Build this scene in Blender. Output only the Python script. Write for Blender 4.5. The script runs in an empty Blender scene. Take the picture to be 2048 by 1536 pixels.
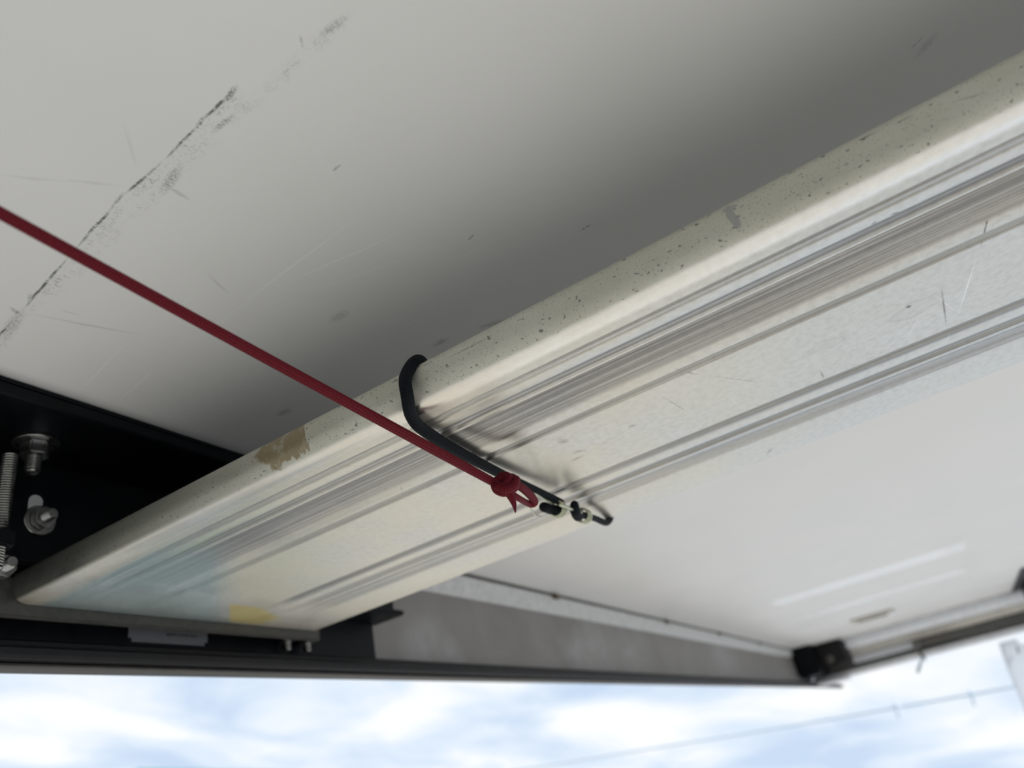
import bpy, bmesh, math, random
from mathutils import Vector, Matrix
random.seed(7)

# ------------------------------------------------------------------ camera, sky, sun, exposure
# The underside of the raised lid is described in its own frame: x runs along the fascia (away to the
# right), y along the aluminium plank (towards the fascia), z is the lid's normal.  FRAME places it.
EX = Vector((0.50050253, 0.33510092, 0.79825096))      # lid axes seen from the lens (right, down, forward)
EY = Vector((-0.84171731, 0.40427356, 0.35787548))
EZ = Vector((-0.20278736, -0.85101924, 0.48440019))
FPX = 1460.9
PITCH = math.radians(31.5)
EYE = Vector((0, 0, 1.45))
sp, cp = math.sin(PITCH), math.cos(PITCH)
RW = Matrix(((1, 0, 0), (0, sp, cp), (0, -cp, sp)))      # columns: right, down, forward
A = Matrix((EX, EY, EZ)).transposed()
FRAME = Matrix.Translation(EYE) @ (RW @ A).to_4x4()

def ray(u, v):
    d = Vector((u - 1024, v - 768, FPX))
    return Vector((EX.dot(d), EY.dot(d), EZ.dot(d)))
def atz(u, v, z): r = ray(u, v); return r * (z / r.z)
def aty(u, v, y): r = ray(u, v); return r * (y / r.y)
def atx(u, v, x): r = ray(u, v); return r * (x / r.x)
def atd(u, v, d): return ray(u, v) * (d / FPX)

scene = bpy.context.scene
col = scene.collection
cam_data = bpy.data.cameras.new('camera')
cam = bpy.data.objects.new('camera', cam_data)
col.objects.link(cam)
cam.matrix_world = Matrix.Translation(EYE) @ Matrix.Rotation(math.pi / 2 + PITCH, 4, 'X')
cam_data.sensor_width = 36.0
cam_data.sensor_fit = 'HORIZONTAL'
cam_data.lens = FPX / 2048 * 36
cam_data.clip_start = 0.01
cam_data.clip_end = 500
cam_data.dof.use_dof = True
cam_data.dof.focus_distance = 0.315
cam_data.dof.aperture_fstop = 8.0
scene.camera = cam

scene.view_settings.view_transform = 'Standard'
scene.view_settings.look = 'None'
scene.view_settings.gamma = 1
scene.view_settings.exposure = 0.0
scene.view_settings.use_curve_mapping = False
scene.cycles.max_bounces = 5
scene.cycles.diffuse_bounces = 3
scene.cycles.glossy_bounces = 3

world = bpy.data.worlds.new('sky')
scene.world = world
world.use_nodes = True
wt = world.node_tree
wt.nodes.clear()
def wn(t, **k):
    n = wt.nodes.new(t)
    for a, b in k.items(): setattr(n, a, b)
    return n
w_out = wn('ShaderNodeOutputWorld'); w_bg = wn('ShaderNodeBackground')
w_tc = wn('ShaderNodeTexCoord'); w_sep = wn('ShaderNodeSeparateXYZ')
wt.links.new(w_tc.outputs['Generated'], w_sep.inputs[0])
w_add = wn('ShaderNodeMath', operation='ADD'); w_add.inputs[1].default_value = 0.16
w_max = wn('ShaderNodeMath', operation='MAXIMUM'); w_max.inputs[1].default_value = 0.05
wt.links.new(w_sep.outputs[2], w_add.inputs[0]); wt.links.new(w_add.outputs[0], w_max.inputs[0])
w_dx = wn('ShaderNodeMath', operation='DIVIDE'); w_dy = wn('ShaderNodeMath', operation='DIVIDE')
wt.links.new(w_sep.outputs[0], w_dx.inputs[0]); wt.links.new(w_max.outputs[0], w_dx.inputs[1])
wt.links.new(w_sep.outputs[1], w_dy.inputs[0]); wt.links.new(w_max.outputs[0], w_dy.inputs[1])
w_comb = wn('ShaderNodeCombineXYZ')
wt.links.new(w_dx.outputs[0], w_comb.inputs[0]); wt.links.new(w_dy.outputs[0], w_comb.inputs[1])
w_map = wn('ShaderNodeMapping'); w_map.inputs['Rotation'].default_value = (0, 0, -0.35)
w_map.inputs['Scale'].default_value = (1.0, 0.8, 1); w_map.inputs['Location'].default_value = (3.1, 1.7, 0)
wt.links.new(w_comb.outputs[0], w_map.inputs[0])
w_noise = wn('ShaderNodeTexNoise'); w_noise.inputs['Scale'].default_value = 1.55
w_noise.inputs['Detail'].default_value = 5; w_noise.inputs['Roughness'].default_value = 0.48
w_noise.inputs['Distortion'].default_value = 0.5
wt.links.new(w_map.outputs[0], w_noise.inputs['Vector'])
w_ramp = wn('ShaderNodeValToRGB')
e = w_ramp.color_ramp.elements
e[0].position = 0.33; e[0].color = (0.60, 0.735, 0.93, 1)
e[1].position = 0.62; e[1].color = (1.0, 1.02, 1.03, 1)
m_ = w_ramp.color_ramp.elements.new(0.48); m_.color = (0.78, 0.88, 1.0, 1)
wt.links.new(w_noise.outputs[0], w_ramp.inputs[0])
wt.links.new(w_ramp.outputs[0], w_bg.inputs[0])
w_bg.inputs[1].default_value = 1.0
wt.links.new(w_bg.outputs[0], w_out.inputs[0])

sun_data = bpy.data.lights.new('sun', 'SUN')
sun = bpy.data.objects.new('sun', sun_data)
col.objects.link(sun)
sun_data.energy = 5.0
sun_data.color = (1.0, 0.95, 0.87)
sun_data.angle = math.radians(1.5)
SUN_DIR = Vector((0.80, -0.50, 0.75)).normalized()
sun.rotation_euler = SUN_DIR.to_track_quat('Z', 'Y').to_euler()
sun.location = (4, -4, 8)

# ------------------------------------------------------------------ object helpers
def new_mesh(bm, mats, smooth=0.6):
    me = bpy.data.meshes.new('mesh')
    bm.normal_update()
    bm.to_mesh(me); bm.free()
    for m in (mats if isinstance(mats, (list, tuple)) else [mats]): me.materials.append(m)
    if smooth:
        me.shade_smooth()
        me.set_sharp_from_angle(angle=smooth)
    return me

def thing(name, label, cat, loc, group=None):
    """Empty at the thing's base, in the lid's frame."""
    o = bpy.data.objects.new(name, None); col.objects.link(o)
    o.empty_display_size = 0.02
    o.matrix_world = FRAME @ Matrix.Translation(Vector(loc))
    o['label'] = label; o['category'] = cat
    if group: o['group'] = group
    o['_loc'] = list(loc)
    return o

def part(name, me, parent, label=None, loc=None):
    """Mesh in lid coordinates under a thing (or, given loc, placed at loc in lid coordinates)."""
    o = bpy.data.objects.new(name, me); col.objects.link(o)
    me.name = name
    o.parent = parent
    base = Vector(parent['_loc']) if '_loc' in parent else Vector((0, 0, 0))
    o.location = (Vector(loc) if loc is not None else Vector((0, 0, 0))) - base
    if label: o['label'] = label
    return o

def sub(name, me, parent, loc=(0, 0, 0), label=None):
    o = bpy.data.objects.new(name, me); col.objects.link(o)
    o.parent = parent; o.location = loc
    if label: o['label'] = label
    return o

def struct(name, me, label, cat):
    o = bpy.data.objects.new(name, me); col.objects.link(o)
    me.name = name
    o.matrix_world = FRAME.copy()
    o['kind'] = 'structure'; o['label'] = label; o['category'] = cat
    return o

def single(name, me, label, cat, loc, group=None, world_space=False):
    """One-mesh thing: the mesh is in lid coordinates, its origin is moved to loc."""
    o = bpy.data.objects.new(name, me); col.objects.link(o)
    me.name = name
    me.transform(Matrix.Translation(-Vector(loc)))
    o.matrix_world = (Matrix.Identity(4) if world_space else FRAME) @ Matrix.Translation(Vector(loc))
    o['label'] = label; o['category'] = cat
    if group: o['group'] = group
    return o

def box(bm, x0, x1, y0, y1, z0, z1, bev=0.0, mat=0):
    vs = [bm.verts.new((x, y, z)) for z in (z0, z1) for y in (y0, y1) for x in (x0, x1)]
    fs = [(0, 2, 3, 1), (4, 5, 7, 6), (0, 1, 5, 4), (2, 6, 7, 3), (0, 4, 6, 2), (1, 3, 7, 5)]
    faces = [bm.faces.new([vs[i] for i in f]) for f in fs]
    for f in faces: f.material_index = mat
    if bev:
        es = set(e for f in faces for e in f.edges)
        bmesh.ops.bevel(bm, geom=list(es), offset=bev, segments=2, affect='EDGES', clamp_overlap=True)
    return faces

def extrude_profile(bm, prof, a0, a1, axis, closed=True, caps=True):
    """prof: list of (p,q); axis 'x' -> verts (a,p,q); axis 'y' -> (p,a,q)."""
    mk = (lambda a, p, q: (a, p, q)) if axis == 'x' else (lambda a, p, q: (p, a, q))
    r0 = [bm.verts.new(mk(a0, p, q)) for p, q in prof]
    r1 = [bm.verts.new(mk(a1, p, q)) for p, q in prof]
    n = len(prof)
    for i in range(n if closed else n - 1):
        j = (i + 1) % n
        bm.faces.new((r0[i], r0[j], r1[j], r1[i]))
    if caps and closed:
        bm.faces.new(r0[::-1]); bm.faces.new(r1)
    bmesh.ops.recalc_face_normals(bm, faces=bm.faces)

def smooth_path(pts, radii, per=8):
    pts = [Vector(p) for p in pts]
    if not isinstance(radii, (list, tuple)): radii = [radii] * len(pts)
    P, Rr = [], []
    for i in range(len(pts) - 1):
        p0 = pts[max(i - 1, 0)]; p1 = pts[i]; p2 = pts[i + 1]; p3 = pts[min(i + 2, len(pts) - 1)]
        for k in range(per):
            t = k / per
            P.append(0.5 * ((2 * p1) + (p2 - p0) * t + (2 * p0 - 5 * p1 + 4 * p2 - p3) * t * t
                            + (3 * p1 - p0 - 3 * p2 + p3) * t ** 3))
            Rr.append(radii[i] * (1 - t) + radii[i + 1] * t)
    P.append(pts[-1]); Rr.append(radii[-1])
    return P, Rr

def tube(bm, pts, radii, seg=14, per=8, round_ends=True, closed=False, squash=1.0):
    """Swept round section with a length-wise UV (u along in metres, v around)."""
    uv = bm.loops.layers.uv.verify()
    if per > 1: P, Rr = smooth_path(pts, radii, per)
    else:
        P = [Vector(p) for p in pts]; Rr = list(radii) if isinstance(radii, (list, tuple)) else [radii] * len(P)
    if round_ends and not closed:
        d0 = (P[0] - P[1]).normalized(); d1 = (P[-1] - P[-2]).normalized()
        a, b = [], []
        for k in (1, 2, 3):
            t = k / 3.2 * math.pi / 2
            a.append((P[0] + d0 * Rr[0] * math.sin(t), Rr[0] * math.cos(t)))
            b.append((P[-1] + d1 * Rr[-1] * math.sin(t), Rr[-1] * math.cos(t)))
        P = [q[0] for q in a[::-1]] + P + [q[0] for q in b]
        Rr = [q[1] for q in a[::-1]] + Rr + [q[1] for q in b]
    n = len(P)
    T = []
    for i in range(n):
        if closed: t = P[(i + 1) % n] - P[i - 1]
        else: t = P[min(i + 1, n - 1)] - P[max(i - 1, 0)]
        T.append(t.normalized() if t.length > 1e-12 else Vector((1, 0, 0)))
    nrm = T[0].orthogonal().normalized()
    rings, L = [], [0.0]
    for i in range(n):
        if i:
            nrm = (nrm - T[i] * nrm.dot(T[i]))
            nrm = nrm.normalized() if nrm.length > 1e-9 else T[i].orthogonal().normalized()
            L.append(L[-1] + (P[i] - P[i - 1]).length)
        bi = T[i].cross(nrm)
        rings.append([bm.verts.new(P[i] + (nrm * math.cos(2 * math.pi * k / seg)
                      + bi * squash * math.sin(2 * math.pi * k / seg)) * Rr[i]) for k in range(seg)])
    rng = range(n) if closed else range(n - 1)
    for i in rng:
        j = (i + 1) % n
        for k in range(seg):
            k2 = (k + 1) % seg
            f = bm.faces.new((rings[i][k], rings[i][k2], rings[j][k2], rings[j][k]))
            vals = ((L[i], k / seg), (L[i], (k + 1) / seg), (L[j] if j else L[i], (k + 1) / seg), (L[j] if j else L[i], k / seg))
            for lp, uvv in zip(f.loops, vals): lp[uv].uv = uvv
    if not closed:
        bm.faces.new(rings[0][::-1]); bm.faces.new(rings[-1])

def lathe(bm, prof, axis, seg=24):
    """prof: (along, radius) list about the origin; axis unit vector."""
    ax = Vector(axis).normalized(); u = ax.orthogonal().normalized(); v = ax.cross(u)
    rings = []
    for a, r in prof:
        rings.append([bm.verts.new(ax * a + (u * math.cos(2 * math.pi * k / seg) + v * math.sin(2 * math.pi * k / seg)) * r)
                      for k in range(seg)])
    for i in range(len(rings) - 1):
        for k in range(seg):
            bm.faces.new((rings[i][k], rings[i][(k + 1) % seg], rings[i + 1][(k + 1) % seg], rings[i + 1][k]))
    bm.faces.new(rings[0][::-1]); bm.faces.new(rings[-1])
    bmesh.ops.recalc_face_normals(bm, faces=bm.faces)

# ------------------------------------------------------------------ material helpers
class NT:
    def __init__(s, name):
        s.mat = bpy.data.materials.new(name); s.mat.use_nodes = True
        s.t = s.mat.node_tree; s.t.nodes.clear()
        s.out = s.n('ShaderNodeOutputMaterial'); s.b = s.n('ShaderNodeBsdfPrincipled')
        s.t.links.new(s.b.outputs[0], s.out.inputs[0])
        s.tc = None
    def n(s, t, **k):
        o = s.t.nodes.new(t)
        for a, b in k.items(): setattr(o, a, b)
        return o
    def set(s, sock, v):
        if v is None: return
        if isinstance(v, bpy.types.NodeSocket): s.t.links.new(v, sock)
        else:
            if hasattr(sock.default_value, '__len__') and not hasattr(v, '__len__'): v = (v,) * len(sock.default_value)
            if hasattr(v, '__len__') and len(v) == 3 and len(sock.default_value) == 4: v = tuple(v) + (1,)
            sock.default_value = v
    def P(s, which='Object'):
        if s.tc is None: s.tc = s.n('ShaderNodeTexCoord')
        return s.tc.outputs[which]
    def m(s, op, a, b=None, c=None, clamp=False):
        o = s.n('ShaderNodeMath', operation=op); o.use_clamp = clamp
        for i, v in enumerate((a, b, c)):
            if v is not None: s.set(o.inputs[i], v)
        return o.outputs[0]
    def v(s, op, a, b=None, c=None):
        o = s.n('ShaderNodeVectorMath', operation=op)
        if op == 'SCALE':
            s.set(o.inputs[0], a); s.set(o.inputs[3], b); return o.outputs[0]
        for i, x in enumerate((a, b, c)):
            if x is not None: s.set(o.inputs[i], x)
        return o.outputs['Value'] if op in ('DOT_PRODUCT', 'LENGTH', 'DISTANCE') else o.outputs[0]
    def scale(s, vec, sc): return s.v('MULTIPLY', vec, sc)
    def noise(s, vec, scale=5, detail=3, rough=.5, dist=0):
        o = s.n('ShaderNodeTexNoise')
        s.set(o.inputs['Vector'], vec); s.set(o.inputs['Scale'], scale); s.set(o.inputs['Detail'], detail)
        s.set(o.inputs['Roughness'], rough); s.set(o.inputs['Distortion'], dist)
        return o.outputs[0]
    def mr(s, v, a, b, c=0., d=1., smooth=False):
        o = s.n('ShaderNodeMapRange'); o.clamp = True
        if smooth: o.interpolation_type = 'SMOOTHSTEP'
        s.set(o.inputs[0], v)
        for i, x in enumerate((a, b, c, d)): s.set(o.inputs[i + 1], x)
        return o.outputs[0]
    def mix(s, f, a, b):
        o = s.n('ShaderNodeMix', data_type='RGBA')
        s.set(o.inputs[0], f); s.set(o.inputs[6], a); s.set(o.inputs[7], b)
        return o.outputs[2]
    def seg(s, P, a, b, w0, w1):
        """Tapered streak along a-b: a stretched spherical gradient, 1 in the core, 0 from distance w1 on."""
        a = Vector(a); b = Vector(b); d = b - a; L = d.length / 2 + w1
        mp = s.n('ShaderNodeMapping', vector_type='TEXTURE')
        s.set(mp.inputs[0], P)
        mp.inputs['Location'].default_value = (a + b) / 2
        mp.inputs['Rotation'].default_value = d.to_track_quat('X', 'Z').to_euler() if d.length > 1e-9 else (0, 0, 0)
        mp.inputs['Scale'].default_value = (L, w1, w1)
        g = s.n('ShaderNodeTexGradient', gradient_type='SPHERICAL')
        s.t.links.new(mp.outputs[0], g.inputs[0])
        return s.m('MULTIPLY', g.outputs['Fac'], 1 / max(1 - w0 / w1, .05), clamp=True)
    def fin(s, color=None, rough=None, metal=None, bump=None, bstr=.2, bdist=.001, spec=None, coat=None):
        s.set(s.b.inputs['Base Color'], color); s.set(s.b.inputs['Roughness'], rough); s.set(s.b.inputs['Metallic'], metal)
        if spec is not None: s.set(s.b.inputs['Specular IOR Level'], spec)
        if coat is not None: s.set(s.b.inputs['Coat Weight'], coat)
        if bump is not None:
            bp = s.n('ShaderNodeBump'); bp.inputs['Strength'].default_value = bstr; bp.inputs['Distance'].default_value = bdist
            s.t.links.new(bump, bp.inputs['Height']); s.t.links.new(bp.outputs[0], s.b.inputs['Normal'])
        return s.mat

def simple(name, color, rough=.5, metal=0., nscale=80, namt=.15, bstr=.1, spec=None):
    k = NT(name)
    nz = k.noise(k.P(), nscale, 4, .6)
    c2 = tuple(c * (1 - namt) for c in color); c3 = tuple(min(1, c * (1 + namt)) for c in color)
    return k.fin(k.mix(k.mr(nz, .3, .7), c2, c3), k.mr(nz, .3, .7, rough * .85, min(1, rough * 1.15)), metal, nz, bstr, .0006, spec)

H = 0.24                                # lid skin
YF = 0.458                              # inner face of the fascia
HB = 0.15                               # underside of the plank
XA, XB = 0.2255, 0.466                  # plank edges
ZT = 0.1668                             # plank top

# --- white lid paint with scuffs
k = NT('white_lid_paint')
P = k.P()
nd = k.n('ShaderNodeTexNoise'); k.set(nd.inputs['Vector'], P); k.set(nd.inputs['Scale'], 60); k.set(nd.inputs['Detail'], 3)
Pd = k.v('ADD', P, k.v('SCALE', k.v('SUBTRACT', nd.outputs[1], (.5, .5, .5)), .0022))
grain = k.noise(k.scale(P, (1, 1, 0)), 900, 2, .6)
grain2 = k.noise(k.scale(P, (1, 1, 0)), 240, 2, .65)
soft = k.noise(P, 9, 3, .5)
big = k.noise(P, 2.2, 2, .5)
base = k.mix(k.mr(soft, .3, .7), (.765, .765, .745), (.81, .805, .79))
base = k.mix(k.mr(big, .35, .65, 0, .5), base, (.79, .775, .75))
def cp_(u, v): return tuple(atz(u, v, H))
scuff = None
def addm(a, b):
    return b if a is None else k.m('MAXIMUM', a, b)
lineA = [(470, 178), (402, 245), (330, 320), (240, 398), (150, 500), (40, 625), (-60, 735)]
lineB = [(700, 30), (612, 108), (530, 182), (455, 246), (345, 356), (255, 440), (190, 510), (90, 605)]
broad = None; fine = None
for q in range(len(lineA) - 1):
    fine = addm(fine, k.seg(Pd, cp_(*lineA[q]), cp_(*lineA[q + 1]), .00035, .0009))
    off = [(u + 12, v + 8) for u, v in lineA]
    broad = addm(broad, k.seg(Pd, cp_(*off[q]), cp_(*off[q + 1]), .0008, .0034))
for q in range(len(lineB) - 1):
    broad = addm(broad, k.m('MULTIPLY', k.seg(Pd, cp_(*lineB[q]), cp_(*lineB[q + 1]), .0008, .0040), .6))
fine = k.m('MULTIPLY', fine, k.mr(grain2, .40, .56, .25, .9))
broad = k.m('MULTIPLY', broad, k.m('MULTIPLY', k.mr(grain, .42, .62, .05, .6), k.mr(grain2, .45, .62, .10, .85)))
dark = k.m('MAXIMUM', fine, broad)
for (u0, v0, u1, v1, w, a) in [(472, 172, 450, 204, .0014, 1.), (408, 236, 394, 258, .0012, .9), (248, 386, 230, 410, .0011, .9),
                               (22, 616, 45, 632, .0018, .7), (362, 333, 325, 386, .0030, .55), (692, 36, 640, 74, .0024, .5),
                               (600, 72, 606, 95, .0007, .5), (682, 331, 670, 342, .0010, .6), (466, 230, 428, 264, .0018, .6),
                               (62, 588, 58, 605, .0012, .5), (46, 622, 6, 676, .0036, .45), (945, 470, 938, 478, .0012, .6),
                               (1182, 448, 1160, 462, .0009, .7), (668, 640, 690, 626, .004, .35), (1870, 70, 1835, 112, .003, .25), (1845, 75, 1820, 100, .001, .4),
                               (560, 830, 575, 820, .004, .5), (870, 690, 890, 680, .003, .5), (960, 655, 1010, 640, .003, .5)]:
    sm = k.m('MULTIPLY', k.seg(Pd, cp_(u0, v0), cp_(u1, v1), w * .3, w), a)
    dark = k.m('MAXIMUM', dark, k.m('MULTIPLY', sm, k.mr(grain, .38, .60, .15, 1.)))
hair = None
for (u0, v0, u1, v1, a) in [(45, 625, 290, 672, .28), (120, 360, 240, 372, .16), (250, 250, 275, 340, .12), (410, 545, 460, 590, .2),
                            (0, 350, 130, 363, .14), (345, 380, 380, 400, .35), (330, 372, 372, 392, .3), (120, 620, 160, 630, .2)]:
    hair = addm(hair, k.m('MULTIPLY', k.seg(Pd, cp_(u0, v0), cp_(u1, v1), .0001, .0011), a))
dark = k.m('MAXIMUM', dark, hair)
light = None
for (u0, v0, u1, v1, a) in [(440, 640, 755, 405, .7), (540, 580, 840, 448, .7), (600, 590, 860, 500, .4), (150, 790, 260, 680, .7),
                            (225, 812, 330, 722, .7), (330, 720, 560, 560, .35), (720, 700, 980, 560, .3), (820, 560, 1060, 450, .3), (300, 650, 440, 560, .3), (640, 800, 900, 660, .3)]:
    light = addm(light, k.m('MULTIPLY', k.seg(Pd, cp_(u0, v0), cp_(u1, v1), .0001, .0009), a))
base = k.mix(light, base, (.88, .88, .86))
colr = k.mix(dark, base, (.10, .10, .098))
wave = k.noise(k.scale(P, (9, .5, 0)), 1.0, 3, .5)
M_LID = k.fin(colr, k.mr(soft, .3, .7, .34, .42), 0, wave, .12, .01, spec=.4)

k = NT('plain_lid_paint')
P = k.P()
soft = k.noise(P, 9, 2, .5)
wave = k.noise(k.scale(P, (9, .5, 0)), 1.0, 2, .5)
M_LID2 = k.fin(k.mix(k.mr(soft, .3, .7), (.78, .77, .75), (.82, .80, .785)), k.mr(soft, .3, .7, .34, .42), 0, wave, .12, .01, spec=.4)

# --- worn mill-finish aluminium plank
k = NT('worn_plank_aluminium')
P = k.P()
sx = k.n('ShaderNodeSeparateXYZ'); k.set(sx.inputs[0], P)
X, Y, Z = sx.outputs
nd = k.n('ShaderNodeTexNoise'); k.set(nd.inputs['Vector'], P); k.set(nd.inputs['Scale'], 130); k.set(nd.inputs['Detail'], 3)
Pd = k.v('ADD', P, k.v('SCALE', k.v('SUBTRACT', nd.outputs[1], (.5, .5, .5)), .0028))
str1 = k.noise(k.scale(P, (620, 3.0, 620)), 1.0, 3, .55)
str2 = k.noise(k.scale(P, (1700, 9, 1700)), 1.0, 2, .5)
cloud = k.noise(k.scale(P, (1, .55, 1)), 38, 4, .6)
mott = k.noise(P, 260, 3, .6)
ingroove = k.m('MULTIPLY', k.mr(Z, HB + .0002, HB + .0005), k.mr(Z, HB + .0018, HB + .0014))
ingroove = k.m('MULTIPLY', ingroove, k.m('MULTIPLY', k.mr(X, .240, .242), k.mr(X, .445, .443)))
rp = k.n('ShaderNodeValToRGB')
k.set(rp.inputs[0], k.mr(X, .24, .44))
zones = [(.2445, .2503, .60), (.2562, .2632, .85), (.2655, .2905, .85), (.2985, .3058, .80), (.3762, .3870, .85), (.3955, .4065, .80), (.4090, .4260, .60)]
el = rp.color_ramp.elements
el[0].position = 0; el[0].color = (0, 0, 0, 1); el[1].position = 1; el[1].color = (0, 0, 0, 1)
for x0, x1, a_ in zones:
    for x_, v_ in ((x0 - .0007, 0), (x0 + .0008, a_), (x1 - .0014, a_ * .8), (x1 + .0007, 0)):
        q_ = el.new((x_ - .24) / .20); q_.color = (v_, v_, v_, 1)
band = k.m('MULTIPLY', rp.outputs[0], k.mr(k.m('ABSOLUTE', k.m('SUBTRACT', X, .290)), 0., .016, .72, 1.))
band = k.m('MULTIPLY', band, k.mr(Y, .40, .37))
base = k.mix(k.mr(cloud, .3, .7), (.665, .65, .605), (.715, .72, .712))
base = k.mix(k.m('MULTIPLY', k.mr(mott, .42, .68), .5), base, (.50, .50, .47))
base = k.mix(k.m('MULTIPLY', band, k.mr(str1, .36, .62, .28, 1.)), base, (.11, .11, .115))
base = k.mix(k.m('MULTIPLY', k.mr(str2, .4, .65, 0, .6), k.m('MAXIMUM', band, .06)), base, (.10, .10, .11))
base = k.mix(k.m('MULTIPLY', k.mr(str2, .44, .30, 0, .55), k.mr(band, .1, .5)), base, (.66, .66, .66))
base = k.mix(k.m('MULTIPLY', ingroove, .2), base, (.40, .40, .41))
# side face: yellowish oxide with dark pits
side = k.mr(Z, .1508, .1524)
base = k.mix(k.m('MULTIPLY', side, .9), base, k.mix(k.mr(cloud, .35, .65), (.48, .475, .39), (.56, .555, .475)))
pit = k.mr(k.noise(k.scale(P, (1, .6, 1)), 620, 2, .5), .66, .71)
pit2 = k.m('MULTIPLY', k.mr(k.noise(P, 1300, 2, .5), .62, .70, 0, .7), k.mr(side, 0, 1, .1, 1.))
base = k.mix(k.m('MULTIPLY', k.m('MAXIMUM', pit, pit2), k.mr(side, 0, 1, .12, .8)), base, (.11, .11, .105))
# grime and painted-in shade, darker towards the bolted end
end_grime_shade = k.m('MULTIPLY', k.mr(Y, .22, .385, 0, 1), k.mr(Z, .1512, .1530))
end_grime_shade = k.m('MAXIMUM', end_grime_shade, k.m('MULTIPLY', k.mr(Y, .418, .431, 0, .55), k.mr(cloud, .35, .6)))
base = k.mix(k.m('MULTIPLY', end_grime_shade, k.mr(cloud, .3, .6, .82, .98)), base, (.035, .034, .032))
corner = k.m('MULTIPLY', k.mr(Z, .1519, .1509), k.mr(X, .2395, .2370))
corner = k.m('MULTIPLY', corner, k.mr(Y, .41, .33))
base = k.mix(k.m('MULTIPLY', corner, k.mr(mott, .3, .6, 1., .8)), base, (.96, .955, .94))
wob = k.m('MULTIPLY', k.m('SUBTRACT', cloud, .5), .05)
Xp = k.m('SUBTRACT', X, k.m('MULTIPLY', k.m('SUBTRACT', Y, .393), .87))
blue_patch = k.m('MULTIPLY', k.mr(k.m('ADD', Y, wob), .285, .345), k.mr(k.m('ADD', Xp, k.m('MULTIPLY', wob, .3)), .356, .330))  # blue patch on the underside towards the bolted end
blue_patch = k.m('MULTIPLY', blue_patch, k.m('MULTIPLY', k.mr(Z, .1530, .1515), k.mr(X, .238, .246)))
base = k.mix(k.m('MULTIPLY', blue_patch, k.mr(str1, .3, .7, .42, .66)), base, (.34, .48, .49))
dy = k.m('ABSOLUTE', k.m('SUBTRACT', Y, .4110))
yellow_patch = k.m('MULTIPLY', k.mr(Xp, .3435, .3460), k.mr(k.m('ADD', Xp, dy), .3960, .3840))  # yellow patch near the bolted end
yellow_patch = k.m('MULTIPLY', yellow_patch, k.mr(dy, .0190, .0150))
base = k.mix(k.m('MULTIPLY', yellow_patch, k.mr(str1, .3, .7, .65, .9)), base, (.80, .66, .24))
# tan primer patch and bare grey patch on the side face
pt = k.m('MULTIPLY', k.mr(k.m('ADD', Y, k.m('MULTIPLY', k.m('SUBTRACT', mott, .5), .006)), .2070, .2075),
         k.mr(k.m('ADD', Y, k.m('MULTIPLY', k.m('SUBTRACT', cloud, .5), .05)), .2335, .2315))
pt = k.m('MULTIPLY', pt, k.mr(k.m('ADD', Z, k.m('MULTIPLY', k.m('SUBTRACT', mott, .5), .010)), .1525, .1535))
base = k.mix(k.m('MULTIPLY', pt, k.mr(k.noise(P, 160, 3, .6), .30, .5, .35, .97)), base, (.27, .22, .13))
gp = k.seg(Pd, atx(1456, 416, XA), atx(1480, 460, XA), .0013, .0018)
gp = k.m('MAXIMUM', gp, k.seg(Pd, atx(1450, 421, XA), atx(1470, 412, XA), .0010, .0015))
gp = k.m('MAXIMUM', gp, k.seg(Pd, atx(1462, 472, XA), atx(1500, 456, XA), .0011, .0017))
gp = k.m('MULTIPLY', gp, k.mr(mott, .35, .5, .6, .9))
base = k.mix(gp, base, (.33, .33, .32))
# scratches
def bz(u, v): return tuple(atz(u, v, HB))
def bs(u, v): return tuple(atx(u, v, XA))
dk = None; lt = None
def mx(a, b): return b if a is None else k.m('MAXIMUM', a, b)
for (fn, u0, v0, u1, v1, w, a) in [(bz, 1985, 398, 1960, 500, .0006, .75), (bz, 1882, 570, 1893, 655, .0006, .7), (bz, 1346, 738, 1400, 749, .0009, .8),
        (bz, 1400, 749, 1545, 768, .0005, .45), (bz, 1310, 784, 1388, 832, .0004, .6), (bz, 1640, 740, 1648, 758, .0006, .6),
        (bz, 1148, 906, 1168, 900, .0016, .8), (bz, 1142, 922, 1166, 912, .0018, .8), (bz, 1258, 855, 1274, 848, .0010, .8), (bz, 1120, 880, 1132, 884, .003, .5),
        (bz, 1182, 902, 1270, 852, .0004, .4), (bz, 660, 934, 740, 930, .0005, .6), (bz, 800, 972, 806, 985, .0006, .6), (bz, 700, 1190, 870, 1060, .0004, .35),
        (bz, 730, 982, 860, 1010, .0003, .35), (bz, 640, 1085, 760, 1010, .0004, .3), (bz, 1300, 870, 1380, 840, .0003, .4), (bz, 1180, 960, 1290, 895, .0003, .3),
        (bz, 1530, 912, 1546, 894, .0014, .6), (bz, 900, 1085, 905, 1092, .0015, .4), (bz, 1780, 430, 1800, 424, .0008, .8), (bz, 1745, 448, 1752, 444, .0010, .6),
        (bs, 884, 722, 1000, 664, .00025, .7), (bs, 866, 720, 892, 704, .0003, .8), (bs, 845, 732, 862, 725, .0003, .7), (bs, 893, 735, 898, 732, .0006, .9),
        (bs, 1715, 282, 1755, 263, .0004, .8), (bs, 1785, 250, 1830, 228, .0003, .6), (bs, 1900, 205, 1990, 180, .0003, .6), (bs, 1560, 345, 1620, 318, .0003, .6),
        (bs, 1480, 392, 1540, 362, .0003, .6), (bs, 720, 800, 728, 790, .0006, .7), (bs, 1690, 328, 1694, 331, .0005, .9)]:
    dk = mx(dk, k.m('MULTIPLY', k.seg(Pd if w > .0008 else P, fn(u0, v0), fn(u1, v1), w * .3, w), a))
dk = k.m('MULTIPLY', dk, k.mr(mott, .3, .55, .45, 1))
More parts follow.
